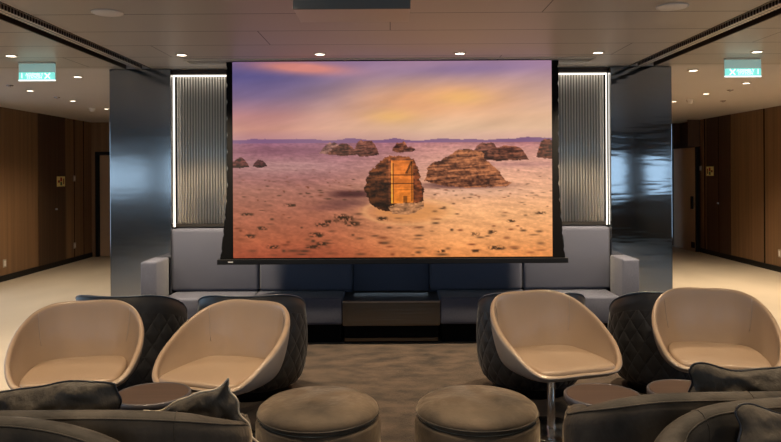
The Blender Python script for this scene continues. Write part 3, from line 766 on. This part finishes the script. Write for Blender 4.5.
# ------------------------------------------------------------------ tan leather tub chairs
def make_tub():
    t = thing('tub_chair', 'x', 'chair', (0, 0, 0), 0, 'tan leather tub chairs')
    half = [(0, -.352, .43), (.17, -.355, .43), (.262, -.338, .437), (.322, -.285, .475), (.362, -.19, .54), (.382, -.06, .605), (.372, .08, .68), (.318, .21, .75), (.225, .30, .788), (.11, .335, .797)]
    P = half + [(0, .34, .795)] + [(-x, y, z) for x, y, z in reversed(half[1:])]
    rim = catmull(P, 5, True); n = len(rim)
    PF = (0, .12, .25, .38, .5, .62, .74, .86, .95, 1); PK = (.55, .70, .78, .84, .89, .93, .962, .984, .996, 1); PH = (0, .02, .07, .16, .30, .46, .62, .78, .91, 1)
    def ring(f):
        out = []
        for k, p in enumerate(rim):
            x, y, z = p; a = math.atan2(y, x)
            zb = .385
            k_ = float(np.interp(f, PF, PK)); hz = float(np.interp(f, PF, PH))
            out.append((x*k_, y*k_, zb+(z-zb)*hz))
        return out
    rows = [ring(f) for f in (0, .12, .25, .38, .5, .62, .74, .86, .95, 1)]
    bm = bmesh.new(); V = grid(bm, rows, True)
    # inner skin
    def inner(f):
        o = ring(f); r = []
        for (x, y, z) in o:
            L = math.hypot(x, y); k = max(0, 1-.034/L); r.append((x*k, y*k, z + (.012 if f > .97 else 0)))
        return r
    irows = [inner(f) for f in (1, .95, .86, .74, .62, .5, .38, .25, .16)]
    # rounded lip
    lip = [tuple((np.array(a)+np.array(b))/2+np.array((0, 0, .012))) for a, b in zip(rows[-1], irows[0])]
    last = V[-1]
    L1 = [bm.verts.new(Vector(p)) for p in lip]; I = [[bm.verts.new(Vector(p)) for p in r] for r in irows]
    for A, B in [(last, L1), (L1, I[0])]+list(zip(I, I[1:])):
        for k in range(n): bm.faces.new((A[k], A[(k+1) % n], B[(k+1) % n], B[k]))
    nf = len(bm.faces)
    bm.faces.new(list(reversed(V[0]))); bm.faces.new(I[-1])
    bm.faces.ensure_lookup_table()
    bmesh.ops.recalc_face_normals(bm, faces=bm.faces)
    nb = (len(rows)-1)*n
    for i, f in enumerate(bm.faces):
        f.material_index = 1 if i < nb else 0
    o = obj('shell', bm, ('leather', 'leather_back'), t, True); add_mod_sub(o, 1)
    # seat cushion: follows the shell opening
    seat = [(0, -.342), (.16, -.345), (.243, -.325), (.268, -.24), (.278, -.08), (.270, .07), (.235, .18), (.12, .225), (0, .23)]
    SP = [(x, y, 0) for x, y in seat]+[(-x, y, 0) for x, y in reversed(seat[1:-1])]
    c = catmull(SP, 4, True)
    rows = []
    for k, z in ((.90, .41), (.97, .415), (1.0, .435), (.992, .456), (.965, .466), (.90, .470), (.6, .472), (.05, .470)):
        rows.append([(x*k, (y+.04)*k-.04, z) for x, y, _ in c])
    bm = bmesh.new(); V = grid(bm, rows, True); bm.faces.new(list(reversed(V[0]))); bm.faces.new(V[-1])
    obj('seat', bm, 'leather', t, True)
    # seams on the inner back
    for s in (-1, 1):
        a = inner(1); k0 = min(range(n), key=lambda k: (a[k][0]-s*.30)**2+(a[k][1]-.24)**2)
        pts = [np.array(inner(f)[k0])*np.array((.992, .992, 1)) for f in (.99, .95, .9, .86, .8, .74, .68, .62)]
        obj('seam', tube(pts, .0018, 6), 'leather_back', t, True)
    obj('pole', lathe([(0, .015), (.03, .015), (.028, .03), (.025, .05), (.025, .36), (.07, .368), (.07, .375), (0, .375)], 24), 'chrome', t, True)
    obj('base_disc', lathe([(0, 0), (.215, 0), (.22, .006), (.21, .012), (.05, .02), (0, .021)], 48), 'chrome', t, True)
    return t
tub = make_tub()
F = .012
tubs = [(-1.865, 4.17, 14, 'tan leather tub chair at far left, facing forward over the velvet cushion'),
        (-.975, 4.15, -20, 'tan leather tub chair second from left, turned left behind the pointed cushion'),
        (.985, 4.33, 18, 'tan leather tub chair with its chrome pole in full view, right of the poufs'),
        (2.03, 4.40, -14, 'tan leather tub chair at far right, facing forward above the velvet pillow')]
for i, (x, y, a, lb) in enumerate(tubs):
    o = tub if i == 0 else copy_tree(tub)
    o.location = (x, y, F); o.rotation_euler = (0, 0, R(a)); o['label'] = lb
    o.scale = (.975, 1, .975 if i < 2 else 1)

# ------------------------------------------------------------------ quilted barrel chairs seen from behind (front points to +Y)
def make_barrel():
    t = thing('barrel_chair', 'x', 'chair', (0, 0, 0), 0, 'quilted charcoal barrel chairs')
    prof = [(.285, .07), (.325, .085), (.355, .13), (.380, .21), (.395, .32), (.402, .45), (.400, .60), (.392, .70), (.385, .78)]
    N = 64; span = R(142)
    def hf(a): # rim factor by angle from the back
        x = abs(a)/span; return 1-.55*max(0, (x-.22)/.78)**1.8
    bm = bmesh.new(); uvl = bm.loops.layers.uv.new('UVMap'); outer = []
    def pt(r, a, z): return Vector((r*math.sin(a), -r*.96*math.cos(a), z))
    angs = [-span+2*span*k/N for k in range(N+1)]
    rows_o = [[(pt(r, a, .07+(z-.07)*hf(a)), (a*.39, z)) for a in angs] for r, z in prof]
    top = [[(pt(.372, a, .07+(.792-.07)*hf(a)), (0, 1)) for a in angs], [(pt(.345, a, .07+(.79-.07)*hf(a)), (0, 1)) for a in angs], [(pt(.328, a, .07+(.77-.07)*hf(a)), (0, 1)) for a in angs]]
    inn = [[(pt(r, a, .07+(z-.07)*hf(a)), (0, 1)) for a in angs] for r, z in ((.318, .70), (.31, .55), (.30, .40), (.28, .10))]
    rows = rows_o+top+inn
    V = [[bm.verts.new(p) for p, _ in r] for r in rows]
    for i in range(len(rows)-1):
        for k in range(N):
            f = bm.faces.new((V[i][k], V[i][k+1], V[i+1][k+1], V[i+1][k]))
            for lp, (ii, kk) in zip(f.loops, ((i, k), (i, k+1), (i+1, k+1), (i+1, k))): lp[uvl].uv = rows[ii][kk][1]
    for k in (0, N):
        col = [V[i][k] for i in range(len(rows))]; bm.faces.new(col if k == 0 else list(reversed(col)))
    for k in range(N):
        bm.faces.new((V[-1][k], V[-1][k+1], V[0][k+1], V[0][k]))
    obj('quilted_back', bm, 'quilt', t, True)
    rimpts = [pt(.383, a, .07+(.787-.07)*hf(a)+.002) for a in angs]
    obj('piping', tube(rimpts, .006, 8), 'navy_piping', t, True)
    obj('seat', lathe([(0, .16), (.28, .16), (.292, .18), (.296, .40), (.28, .435), (.2, .45), (0, .452)], 40), 'velvet', t, True)
    obj('base', lathe([(0, 0), (.26, 0), (.26, .07), (.24, .16), (0, .16)], 40), 'black_metal', t, True)
    return t
bar = make_barrel()
for i, (x, y, a, lb) in enumerate([(-1.91, 5.17, 178, ''), (-1.02, 5.15, 183, ''), (1.03, 5.17, 178, ''), (2.02, 5.19, 182, '')]):
    o = bar if i == 0 else copy_tree(bar)
    o.location = (x, y, F); o.rotation_euler = (0, 0, R(a-180)); o.scale = (1, 1, .955)
    o['label'] = ['quilted charcoal barrel chair behind the far left tan chair', 'quilted charcoal barrel chair behind the second tan chair from left',
                  'quilted charcoal barrel chair behind the tan chair with the chrome pole', 'quilted charcoal barrel chair behind the far right tan chair'][i]

# ------------------------------------------------------------------ poufs
def make_pouf(x, y, label, rz):
    t = thing('pouf', label, 'pouf', (x, y, F), rz, 'round velvet poufs')
    obj('base', lathe([(0, 0), (.30, 0), (.312, .02), (.316, .2), (.314, .345), (.305, .36), (0, .36)], 56), 'velvet_pouf', t, True)
    obj('cushion', lathe([(0, .361), (.285, .361), (.302, .372), (.306, .392), (.300, .412), (.27, .435), (.2, .455), (.1, .465), (0, .467)], 64), 'velvet_pouf', t, True)
    obj('piping', tube([(.306*math.cos(2*PI*k/64), .306*math.sin(2*PI*k/64), .388) for k in range(64)], .005, 6, True), 'velvet', t, True)
make_pouf(-.372, 3.55, 'round taupe velvet pouf on the left in the foreground', 0)
make_pouf(.430, 3.55, 'round taupe velvet pouf on the right in the foreground', 1.1)

# ------------------------------------------------------------------ side tables
def make_table():
    t = thing('side_table', 'x', 'table', (0, 0, 0), 0, 'small round side tables')
    obj('table_rim', lathe([(.17, .41), (.187, .41), (.195, .418), (.195, .447), (.188, .452), (.182, .448), (.17, .43), (.17, .41)], 48), 'table_rim', t, True)
    obj('table_top', lathe([(0, .425), (.181, .425), (.181, .449), (0, .449)], 48), 'wood_top', t)
    for k in range(4):
        a = PI/4+k*PI/2+.5; c, s = math.cos(a), math.sin(a)
        obj('leg', tube([(.14*c, .14*s, .42), (.16*c, .16*s, .0)], .011, 10), 'steel', t, True)
    return t
tb = make_table()
for i, (x, y, lb) in enumerate([(-1.25, 3.66, 'small round wooden side table between the two left tan chairs'),
                                (1.085, 3.60, 'small round wooden side table in front of the chair with the chrome pole'),
                                (1.54, 3.66, 'small round wooden side table half hidden behind the right velvet pillow')]):
    o = tb if i == 0 else copy_tree(tb)
    o.location = (x, y, F); o['label'] = lb

# ------------------------------------------------------------------ curved velvet sofas in the foreground
def sweep_back(path, th, z0, n=8):
    P = catmull(path, n); bm = bmesh.new(); rows = []; N = len(P)
    acc = [0]
    for a, b in zip(P, P[1:]): acc.append(acc[-1]+math.hypot(b[0]-a[0], b[1]-a[1]))
    tot = acc[-1]
    for i, p in enumerate(P):
        d = P[min(i+1, N-1)]-P[max(i-1, 0)]; d = d[:2]/np.linalg.norm(d[:2]); nn = np.array((-d[1], d[0]))
        e = min(acc[i], tot-acc[i]); r = th/2
        k = 1 if e >= r else math.sqrt(max(0.0, 1-(1-e/r)**2)); k = max(k, .12)
        h = r*k; zt = p[2]-(r-r*k)*.8; row = []
        prof = [(-h, z0), (-h, z0+(zt-r-z0)*.33), (-h, z0+(zt-r-z0)*.66), (-h, zt-r)]
        for q in range(1, 8): a = PI-PI*q/8; prof.append((h*math.cos(a), zt-r+r*math.sin(a)))
        prof += [(h, zt-r), (h, z0+(zt-r-z0)*.5), (h, z0)]
        for (m_, z) in prof: row.append((p[0]+nn[0]*m_, p[1]+nn[1]*m_, z))
        rows.append(row)
    V = grid(bm, rows)
    bm.faces.new(V[0]); bm.faces.new(list(reversed(V[-1])))
    for A, B in zip(V, V[1:]): bm.faces.new((A[0], B[0], B[-1], A[-1]))
    return bm, rows
def sofa(label, path, th, seat, seam_side, seam_i):
    cx = seat[0]+(seat[1]-seat[0])/2; cy = (seat[2]+seat[3])/2
    t = thing('velvet_sofa', label, 'sofa', (cx, cy, F), 0, 'curved velvet sofas'); off = (-cx, -cy, -F)
    bm, rows = sweep_back(path, th, .10)
    obj('backrest', bm, 'velvet', t, True, off=off)
    # welt along the outer top edge
    j = 5 if seam_side < 0 else len(rows[0])-5
    pts = [Vector(r[j])+Vector((0, 0, .003)) for r in rows[2:-2]]
    obj('piping', tube(pts, .004, 6), 'velvet', t, True, off=off)
    pts = [Vector(p) for p in rows[seam_i][1:-1]]
    obj('seam', tube(pts, .003, 6), 'velvet', t, True, off=off)
    x0, x1, y0, y1 = seat
    obj('seat', box(x0, x1, y0, y1, .14, .43, .05, 4), 'velvet', t, True, off=off)
    obj('plinth', box(x0+.05, x1-.05, y0+.05, y1-.05, F, .14), 'black', t, off=off)
sofa('dark taupe velvet sofa at left whose back faces the camera, cushions behind it',
     [(-.715, 3.22, .52), (-.675, 3.04, .545), (-.645, 2.88, .59), (-.68, 2.75, .645), (-.80, 2.675, .69), (-1.05, 2.655, .708), (-1.5, 2.65, .71), (-2.2, 2.65, .71)], .13, (-2.15, -.79, 2.73, 3.24), 1, 33)
sofa('dark taupe velvet sofa in the bottom left corner, nearest to the camera',
     [(-.90, 1.9, .50), (-.885, 2.15, .53), (-.90, 2.36, .59), (-.985, 2.47, .655), (-1.12, 2.497, .70), (-1.30, 2.50, .733), (-1.5, 2.50, .74), (-2.2, 2.50, .74)], .13, (-2.15, -.985, 1.85, 2.42), 1, 50)
sofa('dark taupe velvet sofa at right with a rounded end, a pillow behind its back',
     [(.905, 3.38, .50), (.85, 3.17, .53), (.81, 3.01, .58), (.835, 2.90, .64), (.93, 2.845, .68), (1.12, 2.84, .702), (1.6, 2.84, .707), (2.4, 2.84, .707)], .14, (.97, 2.35, 2.93, 3.40), -1, 46)
sofa('dark taupe velvet sofa in the bottom right corner holding a pillow',
     [(1.0, 1.95, .49), (.985, 2.25, .52), (.99, 2.46, .565), (1.04, 2.60, .63), (1.15, 2.655, .69), (1.30, 2.66, .725), (1.6, 2.66, .742), (2.4, 2.66, .742)], .14, (1.08, 2.35, 1.9, 2.57), -1, 33)

def pillow_rows(w, h, th, n=44, pinch=.09, ph=0.0, rc=.07):
    def surf(s):
        rows = []
        for j in range(n+1):
            v = -1+2*j/n; row = []
            for i in range(n+1):
                u = -1+2*i/n
                t = max(0, 1-abs(u)**2.4)**.5*max(0, 1-abs(v)**2.4)**.5
                x = u*w/2*(1-pinch*(1-v*v)*.6)*(1-rc*abs(v)**7); z = v*h/2*(1-pinch*(1-u*u)*.6)*(1-rc*1.6*abs(u)**9)
                sag = (1-u*u)*.5*(1+math.sin(3.1*u+ph))*.05*max(0, v)
                wob = .012*math.sin(7*u+3*v)*t+.008*math.sin(11*v-5*u+1)*t
                q = mnoise.noise(Vector((u*w*9+ph*3, s*2.0, v*h*9)))*.012+mnoise.noise(Vector((u*w*26+ph, s*3.0+5, v*h*12)))*.006
                q *= min(1, t*1.6); wob += q*1.3
                row.append((x+.008*math.sin(9*v+ph), s*(t*th/2+wob*.9), z-sag+.006*math.sin(8*u+ph)*(1-abs(u))))
            rows.append(row)
        return rows
    return surf(1), surf(-1)
def pillow(label, loc, rot, w, h, th, mats=('velvet_cushion', 'velvet_cushion'), pip='piping', grp='velvet cushions', name='cushion'):
    t = thing(name, label, 'cushion', loc, 0, grp); t.rotation_euler = rot
    A, B = pillow_rows(w, h, th, ph=loc[0]*2, rc=.0 if w < .5 else .075)
    bm = bmesh.new(); grid(bm, A); nA = len(bm.faces); grid(bm, B)
    bmesh.ops.remove_doubles(bm, verts=bm.verts, dist=.0006)
    bm.faces.ensure_lookup_table()
    for i, f in enumerate(bm.faces): f.material_index = 0 if f.calc_center_median().y > 0 else 1
    obj('cover', bm, mats, t, True)
    n = len(A)-1
    per = [A[0][i] for i in range(n)]+[A[j][n] for j in range(n)]+[A[n][n-i] for i in range(n)]+[A[n-j][0] for j in range(n)]
    obj('piping', tube(per, .0045, 6, True), pip, t, True)
    return t
pillow('long taupe velvet cushion leaning behind the left sofa back', (-1.45, 2.85, .60), (R(8), R(-1), 0), .72, .35, .17)
pillow('pointed cushion with a cream back and brown velvet face beside the left side table', (-.80, 2.93, .54), (R(10), R(-22), R(-8)), .40, .32, .12, ('velvet_cushion', 'velvet_cushion'), 'cream_fabric')
pillow('long taupe velvet pillow standing behind the right sofa back', (1.62, 3.03, .60), (R(8), R(2), 0), .70, .38, .18)
pillow('taupe velvet pillow with black piping in the bottom right corner', (1.53, 2.475, .60), (R(-12), R(2), 0), .62, .36, .17)
